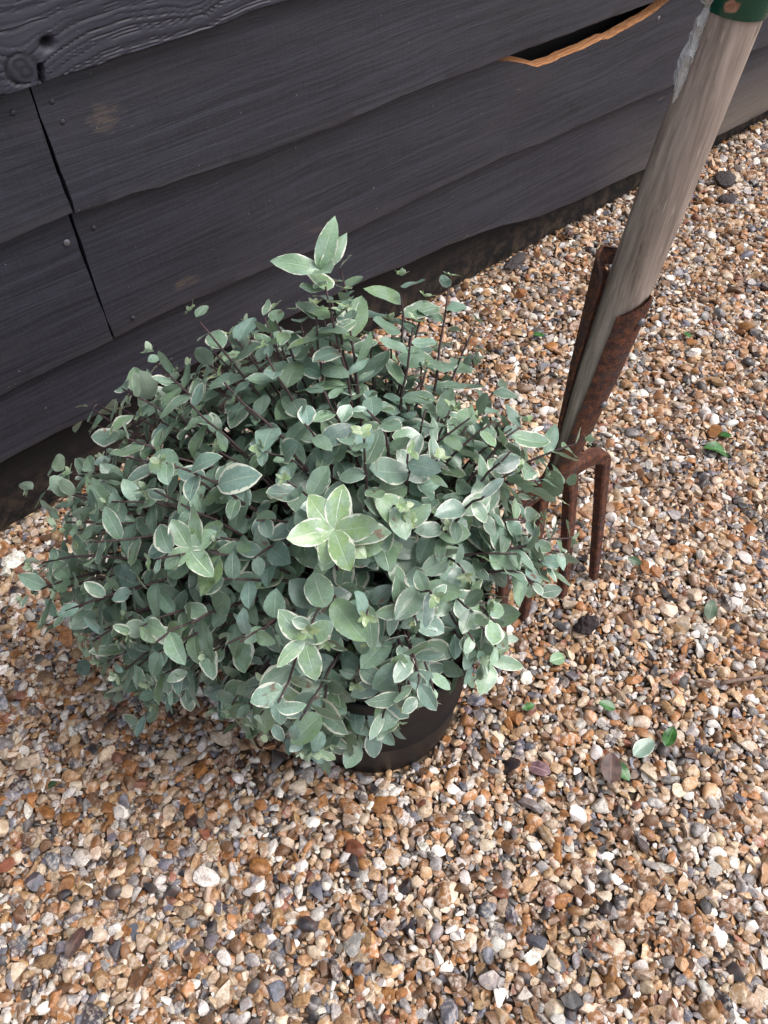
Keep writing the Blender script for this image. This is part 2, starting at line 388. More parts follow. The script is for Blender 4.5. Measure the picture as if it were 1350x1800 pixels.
for i in range(NST):
    s = size[i]; p = rng.integers(len(protos2)); ext = protos2[p].max(0)
    rh = s * 0.5 * (1 + ext[1]) * 0.70; k = max(1, int(rh / RES))
    best = None
    for j in range(NC if not fill[i] else 14):
        if ci >= len(cx): ci = 0
        x, y = cx[ci], cy[ci]; ci += 1
        gx, gy = int((x - X0) / RES), int((y - Y0) / RES)
        if gx < k or gy < k or gx >= nx - k or gy >= ny - k: continue
        if math.hypot(x - POT[0], y - POT[1]) < POT_R + rh * 0.9: continue
        blk = H[gx - k:gx + k + 1, gy - k:gy + k + 1]; hm = float(blk.mean())
        if best is None or hm < best[0]: best = (hm, x, y, gx, gy, blk)
    if best is None: continue
    hm, x, y, gx, gy, blk = best
    if k not in offs:
        a = np.arange(-k, k + 1) * RES; d2 = (a[:, None] ** 2 + a[None] ** 2) / (max(rh, RES * 1.01) ** 2)
        offs[k] = (d2 <= 1, np.sqrt(np.clip(1 - d2, 0, 1)))
    inside, dome = offs[k]; c = s * ext[2]
    rest = hm + 0.35 * float(blk.std()); zc = rest + c * 0.74
    blk[inside] = np.maximum(blk, zc + c * dome)[inside]
    stones.append((x, y, zc, s, p))
S = np.array(stones); HM = float(np.percentile(H[H > 0.002], 72)); S[:, 2] -= HM
print('stones', len(S), 'bed depth', round(HM, 4))
ang = rng.uniform(0, 2 * math.pi, len(S)); tilt = rng.normal(0, 0.38, len(S)); tdir = rng.uniform(0, 2 * math.pi, len(S))
def rotm(a, t, d):
    ca, sa = math.cos(a), math.sin(a); Rz = np.array([[ca, -sa, 0], [sa, ca, 0], [0, 0, 1]])
    ax = np.array([math.cos(d), math.sin(d), 0]); K = np.array([[0, 0, ax[1]], [0, 0, -ax[0]], [-ax[1], ax[0], 0]])
    return (np.eye(3) + math.sin(t) * K + (1 - math.cos(t)) * (K @ K)) @ Rz
scol = pal[rng.choice(len(pal), len(S), p=pw)] * rng.uniform(0.56, 1.14, (len(S), 1)) * (1 + rng.normal(0, 0.018, (len(S), 3)))
scol = np.clip(scol, 0.01, 0.86); salpha = rng.random(len(S))
pp = project(S[:, :3]); seen = (pp[:, 0] > 0) & (pp[:, 0] < 1350) & (pp[:, 1] > 0) & (pp[:, 1] < 1800) & (S[:, 2] > -0.012)
show = np.where(seen, S[:, 3] / pp[:, 2], 0); lead = set(np.argsort(-show)[:300].tolist())
pmesh = []
for i, V in enumerate(protos3): pmesh.append(fast_mesh('pebble_shape', V, ICO3[1], M_pebble)); pmesh[-1].set_sharp_from_angle(angle=R(32))
zlow = float(np.percentile(S[:, 2], 20)); VV, CC, VL, CL = [], [], [], []
for v in g.vertices: v.co.z = -HM - .001
for i in range(len(S)):
    Rm = rotm(ang[i], tilt[i], tdir[i])
    if i in lead:
        o = obj('pebble', pmesh[int(rng.integers(len(pmesh)))], ground)
        mm = Matrix(Rm.tolist()).to_4x4(); mm.translation = Vector(S[i, :3]); o.matrix_world = mm @ Matrix.Scale(S[i, 3], 4)
        o.color = (*scol[i], salpha[i])
    elif S[i, 2] < zlow: VL.append(protos1[i % 40] @ Rm.T * S[i, 3] + S[i, :3]); CL.append(np.r_[scol[i], salpha[i]])    # buried ones can be plainer
    else: VV.append(protos2[int(S[i, 4])] @ Rm.T * S[i, 3] + S[i, :3]); CC.append(np.r_[scol[i], salpha[i]])
nS = len(VV); nv = len(ICO2[0]); nl_ = len(ICO1[0]); print('stones full', nS, 'plain', len(VL))
T = (ICO2[1][None] + (np.arange(nS) * nv)[:, None, None]).reshape(-1, 3); TL = (ICO1[1][None] + (np.arange(len(VL)) * nl_)[:, None, None]).reshape(-1, 3) + nS * nv
gm = fast_mesh('gravel', np.concatenate(VV + VL), np.concatenate([T, TL]), M_stone); gm.set_sharp_from_angle(angle=R(38))
set_attr(gm, 'stone', np.concatenate([np.repeat(np.array(CC), nv, axis=0), np.repeat(np.array(CL), nl_, axis=0)]))
tag(obj('gravel', gm, ground), kind='stuff')
# the yard goes on: one patch of the same stones laid again and again beyond the first bed
tx0, tx1, ty0, ty1 = 1.0, 1.6, .56, .86
sel = [i for i in range(len(S)) if tx0 <= S[i, 0] < tx1 and ty0 <= S[i, 1] < ty1]
VT = np.concatenate([protos2[int(S[i, 4])] @ rotm(ang[i], tilt[i], tdir[i]).T * S[i, 3] + S[i, :3] - np.array([(tx0 + tx1) / 2, (ty0 + ty1) / 2, 0]) for i in sel])
T = (ICO2[1][None] + (np.arange(len(sel)) * nv)[:, None, None]).reshape(-1, 3)
tm = fast_mesh('gravel_patch', VT, T, M_stone); tm.set_sharp_from_angle(angle=R(38)); set_attr(tm, 'stone', np.repeat(np.c_[scol[sel], salpha[sel]], nv, axis=0))
tw, th = tx1 - tx0, ty1 - ty0; q = 0
for i in range(-4, 6):
    for j in range(-8, 1):
        x, y = .4 + i * tw, .9 - th / 2 - .006 + j * th
        corners = in_region(np.array([x - tw / 2, x + tw / 2, x - tw / 2, x + tw / 2]), np.array([y - th / 2, y - th / 2, y + th / 2, y + th / 2]) - .02)
        if corners.all() or (abs(x - POT[0]) < tw / 2 + .1 and abs(y - POT[1]) < th / 2 + .1): continue
        o = tag(obj('gravel', tm, ground), kind='stuff'); o.location = (x, y, -.006 if corners.any() else -.001); o.rotation_euler[2] = math.pi * (q % 2); q += 1
def ground_h(x, y):
    gx, gy = int((x - X0) / RES), int((y - Y0) / RES)
    return float(np.percentile(H[max(0, gx - 3):gx + 4, max(0, gy - 3):gy + 4], 85)) - HM

# ------------------------------------------------------------------ timber wall
wall = tag(empty('timber_wall', (0.9, WALL_Y, 0)), 'black stained overlapping board wall rising from the gravel behind the shrub', 'wall')
WOFF = np.array([0.9, WALL_Y, 0])
def wiggle(x, seed, amp):
    r = np.random.default_rng(seed); y = 0
    for f, a in ((9, .5), (31, .3), (83, .22), (210, .12)): y = y + a * np.sin(x * f * (1 + .2 * r.random()) + r.uniform(0, 6.28))
    return y * amp
def board(bottom, top, x0, x1, y_bot, y_top, seed, mat=M_board, thick=0.009, dx=0.009, ns=16, raw_top=None, relief=None, end0=0.0, end1=0.0):
    """one waney board: grid front, square-ish lower lip, ends and top; bottom/top are polylines (x, z)"""
    bx, bz = zip(*bottom); tx, tz = zip(*top)
    n = max(2, int((x1 - x0) / dx) + 1); xs = np.linspace(x0, x1, n)
    if relief is not None: xs = np.r_[np.arange(x0, .1, .012), np.arange(.1, .78, dx), np.arange(.78, x1, .012), x1]; n = len(xs)
    zb = np.interp(xs, bx, bz) + wiggle(xs, seed, 0.0016); zt = np.interp(xs, tx, tz) + (wiggle(xs * 1.7, seed + 3, .0010) if raw_top is not None else 0)
    zt_ref = max(tz)
    sv = np.r_[np.linspace(0, 1, ns)]; V = []; rid = []
    rows = []
    def row(z, y, xx=xs, r=0.0):
        k = len(V)
        V.extend(np.c_[xx, y if hasattr(y, '__len__') else np.full(len(xx), y), z].tolist())
        rid.extend(np.broadcast_to(r, len(xx)).tolist()); rows.append(list(range(k, k + len(xx))))
    zref = np.interp(xs, bx, bz)
    yat = lambda z: y_bot + (y_top - y_bot) * (z - zref) / (zt_ref - zref)
    row(zb + 0.004, yat(zb) + thick)                     # back lower
    row(zb + 0.0008, yat(zb) + thick * 0.75)
    row(zb, yat(zb) + thick * 0.22)                      # underside
    row(zb + 0.0007, yat(zb) + 0.0012, r=1.0 if relief is None else .5)
    for s in sv:
        z = zb + 0.003 + (zt - zb - 0.003) * s
        jag = float(wiggle(np.array([z[0] * 3.1]), seed + 5, .0016)[0]); jag2 = float(wiggle(np.array([z[-1] * 3.1]), seed + 9, .0016)[0])
        xx = xs.copy(); xx[0] += jag; xx[-1] += jag2
        if relief is not None:
            d, r = relief(xs, z, zb); row(z, yat(z) - d, r=r)
        else: row(z, yat(z) + 0.0006 * np.sin(xs * 17 + s * 5 + seed), xx, r=0.8 if s == 0 else 0.0)
    row(zt + (0.004 if raw_top is not None else 0), yat(zt) + thick * 0.95)
    row(zb + 0.02, yat(zb + 0.02) + thick)
    F, mi = [], []
    for a, b in zip(rows[:-1], rows[1:]):
        topface = raw_top is not None and b is rows[-2]
        for i in range(n - 1):
            F.append((a[i], a[i + 1], b[i + 1], b[i])); mi.append(1 if topface and raw_top(xs[i]) else 0)
    F.append(tuple(r[0] for r in reversed(rows))); F.append(tuple(r[-1] for r in rows)); mi += [0, 0]
    me = mesh('board', np.array(V) - WOFF, F, mat)
    if raw_top is not None: me.materials.append(M_raw)
    me.polygons.foreach_set('material_index', mi)
    set_attr(me, 'ridge', np.array(rid), 'FLOAT')
    me.set_sharp_from_angle(angle=R(28))
    return obj('board', me, wall)
YB = 0.884
XL, XR = -1.3, 3.7
L1 = [(XL, .583), (0.244, .585), (0.276, .586), (.296, .587), (.342, .585), (.394, .585), (.449, .585), (.511, .586), (.552, .589), (.593, .588), (1.2, .584), (XR, .575)]
L2l = [(XL, .432), (.188, .436), (.235, .439), (.276, .440)]
L2r = [(.281, .438), (.316, .435), (.351, .434), (.391, .428), (.433, .426), (.529, .422), (.595, .421), (.66, .419), (.776, .422), (.968, .418), (1.344, .413), (XR, .40)]
L3l = [(XL, .242), (.117, .245), (.193, .247), (.281, .248)]
L3r = [(.284, .251), (.376, .253), (.447, .249), (.542, .245), (.632, .24), (.724, .245), (.994, .248), (1.125, .24), (1.299, .238), (1.484, .232), (1.804, .22), (XR, .205)]
L4 = [(XL, .137), (.078, .139), (.159, .144), (.221, .139), (.45, .143), (.679, .137), (.724, .136), (.801, .126), (.892, .125), (1.032, .107), (1.106, .09), (1.141, .082), (1.252, .072), (1.464, .062), (1.737, .047), (1.92, .043), (XR, .03)]
# top board: weathered ridges follow the growth rings and bend round two knots
def relief_top(x, z, zb):
    h = z - zb
    k1 = np.exp(-(((x - 0.276) / 0.045) ** 2 + ((h - 0.022) / 0.035) ** 2)); k2 = np.exp(-(((x - 0.475) / 0.03) ** 2 + ((h - 0.035) / 0.03) ** 2))
    q = h + 0.018 * k1 + 0.014 * k2 + 0.006 * np.sin(x * 4.1 + 0.6) + 0.002 * np.sin(x * 13 + h * 30) + 0.0012 * np.sin(x * 47) + 0.0007 * np.sin(x * 131 + h * 90) + 0.15 * h * np.sin(x * 2.3)
    rq = np.random.default_rng(3); pos_, w = -.06, np.ones(len(x))
    while pos_ < .30:                                    # growth rings: narrow weathered grooves at uneven spacing
        pos_ += rq.choice([.003, .004, .005, .0065, .009]) * rq.uniform(.8, 1.25); dep = rq.uniform(.5, 1.0); wd_ = rq.uniform(.0005, .0012)
        w = w - dep * np.exp(-((q - pos_) / wd_) ** 2) * (.72 + .28 * np.sin(x * rq.uniform(4, 15) + rq.uniform(0, 6.28)))
    w = np.clip(w + .10 * np.sin(q * 420 + 3 * np.sin(x * 9)), 0, 1.1)
    rx, rz = (x - 0.272) / 0.018, (h - 0.020) / 0.014; rr = np.hypot(rx, rz)
    knot = rr < 1; wk = 0.5 + 0.5 * np.sin(rr * 11 + 2.2 * np.sin(np.arctan2(rz, rx) * 2 + 1)); w = np.where(knot, 0.35 + 0.4 * wk, w)
    hole = np.exp(-((x - 0.304) / 0.006) ** 2 - ((h - 0.034) / 0.005) ** 2) + 0.8 * np.exp(-((x - 0.288 - 0.3 * (h - 0.01)) / 0.0025) ** 2) * (h < 0.02)
    crack = np.exp(-((rr - 1.0) / 0.10) ** 2) * 0.5 * (rx < 0.2)
    return 0.0017 * w + 0.003 * k1 - 0.012 * hole - 0.003 * crack, np.clip(w - hole - crack, 0, 1)
b1 = board(L1, [(XL, .80), (XR, .80)], XL, XR, YB - 0.003, YB + 0.012, 11, M_relief, 0.012, 0.0022, 130, relief=relief_top)
tag(b1, 'top board with weathered ridged grain and an open knot')
b2l = board(L2l, [(XL, .62), (.2765, .62)], XL, 0.2768, YB, YB + 0.018, 22)
b2r = board(L2r, [(.2800, .62), (XR, .61)], 0.2800, XR, YB - 0.002, YB + 0.018, 23)
b3l = board(L3l, [(XL, .465), (.2745, .465)], XL, 0.2762, YB, YB + 0.018, 32)
NOTCH = [(.28, .465), (.955, .462), (.975, .4135), (1.03, .396), (1.065, .381), (1.078, .3745), (1.12, .372), (1.135, .3745), (1.19, .3725), (1.235, .376), (1.25, .373), (1.307, .378), (1.36, .384), (1.41, .396), (1.455, .413), (1.47, .45), (XR, .45)]
b3r = board(L3r, NOTCH, 0.2795, XR, YB - 0.001, YB + 0.018, 33, raw_top=lambda x: 0.97 < x < 1.46, thick=0.016, dx=0.005)
tag(b3r, 'split board showing fresh orange wood along its upper edge')
b4 = board(L4, [(XL, .275), (XR, .26)], XL, XR, YB + 0.001, YB + 0.018, 44)
foot = mesh('footing', np.array([(x, y, z) for x in (XL, XR) for y in (WALL_Y, WALL_Y + .03) for z in (-.06, .19)]) - WOFF,
            [(0, 1, 5, 4), (2, 6, 7, 3), (0, 4, 6, 2), (1, 3, 7, 5), (0, 2, 3, 1), (4, 5, 7, 6)], M_footing, False)
tag(obj('footing_board', foot, wall), 'dark damp board at the foot of the wall')
bk = mesh('shade_sheet', np.array([(x, y, z) for x in (XL, XR) for y in (.955, .965) for z in (-.06, 1.12)]) - WOFF,
          [(0, 1, 5, 4), (2, 6, 7, 3), (0, 4, 6, 2), (1, 3, 7, 5), (0, 2, 3, 1), (4, 5, 7, 6)], M_dark, False)
obj('shade_backing', bk, wall)  # dark sheet added so the notch and joints look deep in shade
for k in range(2):      # the wall goes on above the frame
    zz = 0.755 + k * 0.18
    board([(XL, zz), (.7, zz + .003), (XR, zz - .006)], [(XL, zz + .21), (XR, zz + .21)], XL, XR, YB, YB + 0.018, 60 + k)
def nail_mesh(r, mat):
    V, F = [], []
    for rr, y in ((r, 0.001), (r, -0.0006), (r * 0.8, -0.0014)):
        for a in range(10): V.append((rr * math.cos(a * .6283), y, rr * math.sin(a * .6283)))
    for l in range(2):
        for a in range(10): F.append((l * 10 + a, l * 10 + (a + 1) % 10, l * 10 + 10 + (a + 1) % 10, l * 10 + 10 + a))
    F.append(tuple(range(20, 30))); return mesh('nail', V, F, mat)
NM, NMb = nail_mesh(0.0032, M_nail), nail_mesh(0.0042, M_nailbright)
for bo, x, z, me_, fr in ((b2r, .296, .559, NM, .7), (b2l, .253, .561, NM, .68), (b2r, .300, .537, NM, .55), (b3l, .263, .400, NMb, .71), (b3r, .312, .268, NM, .08),
                      (b3r, 1.385, .372, NMb, .61), (b3r, .300, .405, NM, .72), (b2r, 1.40, .43, NM, .08), (b4, .35, .17, NM, .2), (b4, .62, .172, NM, .25)):
    obj('nail', me_, bo, (x - WOFF[0], YB + .018 * fr - .001 - WOFF[1], z))

# ------------------------------------------------------------------ plant pot
def lathe(prof, n=64):
    V, F = [], []
    for r, z in prof:
        for a in range(n): V.append((r * math.cos(2 * math.pi * a / n), r * math.sin(2 * math.pi * a / n), z))
    for k in range(len(prof) - 1):
        for a in range(n):
            b = (a + 1) % n; F.append((k * n + a, k * n + b, k * n + n + b, k * n + n + a))
    return V, F
pot = tag(empty('plant_pot', (POT[0], POT[1], -0.012)), 'black plastic nursery pot half hidden under the shrub', 'plant pot')
PH = 0.240
V, F = lathe([(0.085, -0.004), (0.100, -0.004), (0.1035, 0.0), (0.1045, 0.006), (0.1095, .085), (0.1108, .087), (.1110, .091), (.1100, .093), (0.1195, PH - 0.022), (0.1205, PH - 0.022), (0.1225, PH - 0.021), (0.1232, PH - 0.002)])
obj('pot_body', mesh('pot_body', V, F, M_pot), pot).data.set_sharp_from_angle(angle=R(40))
V, F = lathe([(0.1232, PH - 0.004), (0.1242, PH - 0.001), (0.1236, PH + 0.002), (0.1216, PH + 0.003), (0.1196, PH + 0.0015), (0.1188, PH - 0.004), (0.1165, PH - 0.05)])
obj('rim', mesh('rim', V, F, M_pot), pot)
V, F = lathe([(0.1175, PH - 0.026), (0.09, PH - 0.022), (0.05, PH - 0.018), (0.01, PH - 0.016), (0.0001, PH - 0.016)], 40)
V = [(x, y, z + float(rng.normal(0, .002))) for x, y, z in V]
obj('compost', mesh('compost', V, F, M_compost), pot)

# ------------------------------------------------------------------ shrub
shrub = tag(empty('variegated_shrub', (POT[0], POT[1], 0.20)), 'rounded grey-green shrub with cream-edged leaves growing in the black pot', 'shrub')
SO = np.array([POT[0], POT[1], 0.20])
EC, ER, ErZ = np.array([.279, .440, .310]), np.array([.258, .230, .207]), -0.617
def ell(u):
    q = u * ER; c, s = math.cos(ErZ), math.sin(ErZ)
    return np.array([q[0] * c - q[1] * s, q[0] * s + q[1] * c, q[2]]) + EC
def nrm(v): return v / (np.linalg.norm(v) + 1e-9)
# leaf shape library -------------------------------------------------
NR, NCOL = 8, 7
def leaf_shape(r, kind):
    wid = r.uniform(0.50, 0.66); curl = r.normal(0.12, 0.20); fold = r.uniform(0.02, 0.30); wave = r.uniform(0.010, 0.05); ph = r.uniform(0, 6.28); tw = r.normal(0, 0.18); side = r.normal(0, 0.05)
    if kind == 'narrow': wid = r.uniform(0.34, 0.42)
    V, UV = [], []
    for i in range(NR + 1):
        t = i / NR; w = wid * 0.5 * (math.sin(math.pi * min(1, t ** 0.92)) ** 0.66 if 0 < t < 1 else 0.0) + 0.006 * (1 - t)
        for j in range(NCOL):
            e = (j - NCOL // 2) / (NCOL // 2); e = math.copysign(abs(e) ** 0.8, e)
            x = e * w; z = fold * abs(e) * w - curl * t * t + wave * abs(e) ** 2 * math.sin(t * 9 + ph + (1.7 if e > 0 else 0)) * (w / (wid * .5))
            a = tw * t; V.append((x * math.cos(a) + side * t * t, t * (1 - abs(curl) * 0.2), z + x * math.sin(a))); UV.append((abs(e) if 0 < i < NR else 0.9, t))
    return np.array(V), np.array(UV)
LF = np.array([(i * NCOL + j, i * NCOL + j + 1, (i + 1) * NCOL + j + 1, (i + 1) * NCOL + j) for i in range(NR) for j in range(NCOL - 1)])
SHAPES = [leaf_shape(rng, 'narrow' if k % 8 == 7 else 'oval') for k in range(56)]
leaves = []   # base, axis, normal, length, shape, tint
stems = []
def add_leaf(p, d, n, L, hue, val, mw, bl, shape=None):
    d = nrm(d); n = nrm(n - d * (n @ d))
    leaves.append((p, d, n, L, int(rng.integers(len(SHAPES))) if shape is None else shape, (hue, val, mw, bl)))
UP = np.array([0, 0, 1.0])
def bez(P0, P1, P2, n):
    t = np.linspace(0, 1, n)[:, None]; return (1 - t) ** 2 * P0 + 2 * t * (1 - t) * P1 + t ** 2 * P2
def shoot(tip, P0=None, lift=0.10, leafy=0.5, scale=1.0, hue=0.18, spacing=0.0120, tipcl=True, outw=None, r0=0.0026, light=0.0):
    if P0 is None:
        a = rng.uniform(0, 6.28); P0 = np.array([POT[0], POT[1], 0.205]) + np.array([math.cos(a), math.sin(a), 0]) * rng.uniform(0, .05)
    out = nrm(tip - EC) if outw is None else nrm(outw)
    P1 = P0 + (tip - P0) * 0.45 + UP * lift + rng.normal(0, .012, 3)
    pts = bez(P0, P1, tip, 26); pts[1:-1] += rng.normal(0, .0012, (24, 3))
    stems.append((pts, r0)); seg = np.linalg.norm(np.diff(pts, axis=0), axis=1); L = seg.sum(); cum = np.r_[0, np.cumsum(seg)]
    s = L * (1 - leafy); ph = rng.uniform(0, 6.28)
    while s < L - 0.004:
        f = (s - L * (1 - leafy)) / (L * leafy)
        p = np.array([np.interp(s, cum, pts[:, k]) for k in range(3)]); i = min(24, np.searchsorted(cum, s)); tg = nrm(pts[min(25, i + 1)] - pts[max(0, i - 1)])
        a = nrm(np.cross(tg, UP) + 1e-4); b = np.cross(tg, a); ph += 2.4 + rng.normal(0, .25)
        rad = a * math.cos(ph) + b * math.sin(ph)
        d = nrm(rad + tg * rng.uniform(0.25, 0.7) + out * 0.25 + rng.normal(0, .12, 3))
        n = nrm(UP * 0.75 + out * 0.65 + tg * 0.35 + rng.normal(0, .36, 3)); d = nrm(d - 0.62 * n * (d @ n))
        size_ = scale * (rng.uniform(0.020, 0.037) if rng.random() < .88 else rng.uniform(.036, .044)) * (0.80 + 0.25 * math.sin(math.pi * min(1, f * 1.05))) * (1.0 if f < 0.9 else 0.85)
        h_ = hue + rng.normal(0, .14) + (0.14 if rng.random() < 0.08 else 0) + light * f
        add_leaf(p, d, n, size_, min(.72, max(0, h_)), rng.uniform(0.52, 1.14), rng.uniform(-1.2, 1) if rng.random() < .8 else rng.uniform(.8, 1.7), 1.0 if rng.random() < .2 else 0.0)
        s += spacing * rng.uniform(0.6, 1.4) * (1.25 if scale > 1.1 else 1)
    if tipcl and rng.random() < .62:
        tg = nrm(pts[-1] - pts[-3]); a = nrm(np.cross(tg, UP) + 1e-4); b = np.cross(tg, a); k0 = rng.uniform(0, 6.28)
        k = rng.integers(4, 7)
        for q in range(k):
            an = k0 + q * 2.4; rad = a * math.cos(an) + b * math.sin(an)
            add_leaf(pts[-1] - tg * 0.002, tg * 0.55 + rad, tg + UP * .3 - rad * .2, rng.uniform(.006, .012), rng.uniform(.66, .92), rng.uniform(.75, .98), .2, 0)
    return pts
# how far the crown spreads from the pot's axis: wide towards the wall, tucked in over the pot's open side
LIM_AZ = np.radians([0, 90, 112, 125, 137, 148, 158, 173, 188, 212, 231, 259, 284, 308, 321, 340, 360])
LIM_R = np.array([.24, .42, .41, .39, .38, .355, .300, .225, .185, .178, .150, .125, .125, .130, .165, .215, .24])
def limit(az, z):
    front = np.interp(az, np.radians([150, 180, 330, 350]), [0, 1, 1, 0])
    return np.interp(az, LIM_AZ, LIM_R) + front * .34 * (z - .2) - (1 - front) * .55 * max(0, z - .33)
# crown: shoot ends spread evenly over an uneven dome
NT = 250; gold = math.pi * (3 - math.sqrt(5))
for k in range(NT):
    z = 1 - 1.66 * (k + .5) / NT; r = math.sqrt(max(0, 1 - z * z)); th = k * gold + rng.normal(0, .08)
    u = np.array([r * math.cos(th), r * math.sin(th), z]); f = (rng.uniform(.76, .97) if rng.random() < .80 else rng.uniform(.97, 1.14)) * (1 + .06 * math.sin(3 * th + 4 * z) + .04 * math.sin(7 * th - 9 * z))
    tip = EC + (ell(u) - EC) * f
    if tip[2] < 0.10 or tip[1] > 0.83: continue
    dx_, dy_ = tip[:2] - POT; az, r = math.atan2(dy_, dx_) % (2 * math.pi), math.hypot(dx_, dy_)
    rl = limit(az, tip[2]) - .012
    if r > rl: tip[:2] = POT + np.array([dx_, dy_]) * (rl / r); r = rl
    if tip[2] < .25 and r < .138: continue
    shoot(tip, lift=0.09 if tip[2] > .25 else 0.14, leafy=rng.uniform(.42, .58))
# low skirt of drooping shoots, thick towards the wall and the left, only a fringe where the pot shows
for k in range(104):
    if k < 44: az, z = R(rng.uniform(112, 165)), rng.uniform(.16, .36)
    elif k < 82: az, z = R(rng.uniform(150, 238)), rng.uniform(.075, .28)
    else: az, z = R(rng.uniform(232, 335)), rng.uniform(.255, .34)
    r = limit(az, z) * (rng.uniform(.80, .98) if k < 44 else rng.uniform(.88, .98))
    tip = np.array([POT[0] + r * math.cos(az), POT[1] + r * math.sin(az), z])
    shoot(tip, lift=.13, leafy=rng.uniform(.40, .55), outw=np.array([math.cos(az), math.sin(az), .35]), scale=.97)
# inner filling shoots that close the crown from inside
for k in range(18):
    u = nrm(rng.normal(size=3)); u[2] = abs(u[2]) * 0.9 + .05; tip = EC + (ell(nrm(u)) - EC) * rng.uniform(.55, .78)
    shoot(tip, lift=.05, leafy=.5, tipcl=False, spacing=.016)
FEATURES = [  # tip, lift, leafy share, scale, hue, light
    ((.340, .480, .552), .03, .40, 1.1, .16, .12), ((.322, .468, .548), .03, .36, 1.1, .16, .1), ((.350, .462, .535), .03, .36, 1.1, .18, .1), ((.300, .500, .535), .04, .36, 1.1, .18, .1),
    ((.480, .465, .505), .05, .40, 1.15, .16, .1), ((.430, .480, .520), .05, .36, 1.1, .16, .1), ((.250, .560, .520), .05, .36, 1.1, .18, .1), ((.215, .590, .470), .05, .36, 1.1, .18, .1), ((.170, .600, .450), .06, .36, 1.1, .18, .1), ((.150, .640, .400), .06, .36, 1.1, .18, .1),
    ((.332, .472, .575), .04, .40, 1.05, .16, .14), ((.365, .480, .535), .05, .38, 1.05, .14, .05),
    ((.452, .468, .492), .06, .40, 1.12, .14, .08), ((.412, .475, .480), .06, .36, 1.1, .14, .05), ((.500, .440, .455), .06, .40, 1.1, .14, .05),
    ((.505, .378, .375), .08, .40, 1.2, .18, .10), ((.470, .345, .400), .08, .40, 1.1, .18, .08), ((.545, .312, .285), .07, .34, 1.1, .20, .10),
    ((.480, .262, .225), .10, .38, 1.15, .24, .10), ((.430, .238, .250), .10, .34, 1.2, .26, .10),
    ((.318, .212, .285), .10, .30, 1.25, .34, .10), ((.322, .229, .205), .14, .26, 0.95, .18, .0), ((.372, .228, .230), .12, .28, 1.0, .18, .0),
    ((.195, .288, .105), .16, .34, 0.95, .20, .05), ((.178, .305, .085), .16, .32, .9, .24, .1), ((.132, .362, .200), .14, .34, 1.25, .34, .15), ((.215, .262, .15), .15, .30, 1.0, .2, .1),
    ((.163, .282, .405), .10, .30, 1.2, .34, .2), ((.222, .317, .468), .08, .26, 1.3, .36, .2), ((.290, .300, .440), .08, .28, 1.2, .32, .15),
    ((.134, .405, .425), .08, .30, 1.25, .30, .2), ((.040, .560, .270), .12, .34, 1.15, .22, .1), ((.092, .600, .345), .12, .34, 1.2, .24, .1),
    ((.168, .690, .355), .10, .34, 1.15, .18, .1), ((.200, .640, .390), .08, .34, 1.1, .2, .1), ((.225, .610, .425), .08, .34, 1.1, .2, .1),
    ((.285, .560, .475), .06, .34, 1.1, .18, .1), ((.318, .556, .490), .06, .34, 1.0, .18, .1), ((.372, .368, .375), .08, .30, 1.2, .26, .15), ((.020, .545, .300), .12, .36, 1.15, .24, .1)]
for t, lf, ly, sc, hu, li in FEATURES: shoot(np.array(t), lift=lf, leafy=ly, scale=sc, hue=hu, light=li, spacing=.014, r0=.0028)
def rosette(c, axis, k, L, hue):
    axis = nrm(np.array(axis)); a = nrm(np.cross(axis, (1, 0, 0))); b = np.cross(axis, a); c = np.array(c)
    for q in range(k):
        an = q * 2 * math.pi / k + rng.normal(0, .15); rad = a * math.cos(an) + b * math.sin(an)
        add_leaf(c, rad + axis * rng.uniform(.15, .5), axis - rad * .25, L * rng.uniform(.85, 1.15), hue + rng.normal(0, .06), rng.uniform(.84, 1.04), rng.uniform(.2, .9), 0)
rosette((.221, .315, .472), (-.35, -.45, .8), 6, .036, .66)
rosette((.163, .281, .407), (-.45, -.5, .75), 4, .031, .44)
rosette((.134, .404, .427), (-.4, -.3, .85), 4, .030, .42)
rosette((.132, .361, .202), (-.6, -.4, .6), 4, .036, .40)
rosette((.318, .211, .287), (.1, -.6, .75), 3, .038, .38)
for d_, L_, n_ in (((-.75, .50, .42), .042, (-.3, -.5, .8)), ((.30, -.10, .95), .044, (-.6, -.7, .25)), ((.62, -.32, .66), .037, (-.2, -.85, .4)), ((-.2, -.6, .5), .032, (-.3, -.3, .9))):
    add_leaf(np.array([.332, .472, .574]), np.array(d_), np.array(n_), L_, .36, 1.05, .3, 0, 7 if L_ > .035 else 3)
print('leaves', len(leaves), 'stems', len(stems))

def tube(pts, r0, r1, n=6):
    V, F = [], []; m_ = len(pts)
    tg = np.gradient(pts, axis=0); a = nrm(np.cross(tg[0], (0.3, 0.2, 0.93)))
    for i in range(m_):
        t = nrm(tg[i]); a = nrm(a - t * (a @ t)); b = np.cross(t, a); r = r0 + (r1 - r0) * i / (m_ - 1)
        for k in range(n):
            q = 2 * math.pi * k / n; V.append(pts[i] + r * (a * math.cos(q) + b * math.sin(q)))
    for i in range(m_ - 1):
        for k in range(n): F.append((i * n + k, i * n + (k + 1) % n, (i + 1) * n + (k + 1) % n, (i + 1) * n + k))
    F.append(tuple(range((m_ - 1) * n, m_ * n))); F.append(tuple(range(n - 1, -1, -1)))
    return np.array(V), F
for pts, r0 in stems:
    V, F = tube(pts[::2] if len(pts) > 20 else pts, r0, 0.0009, 5); obj('stem', mesh('stem', V - SO, F, M_stem), shrub)

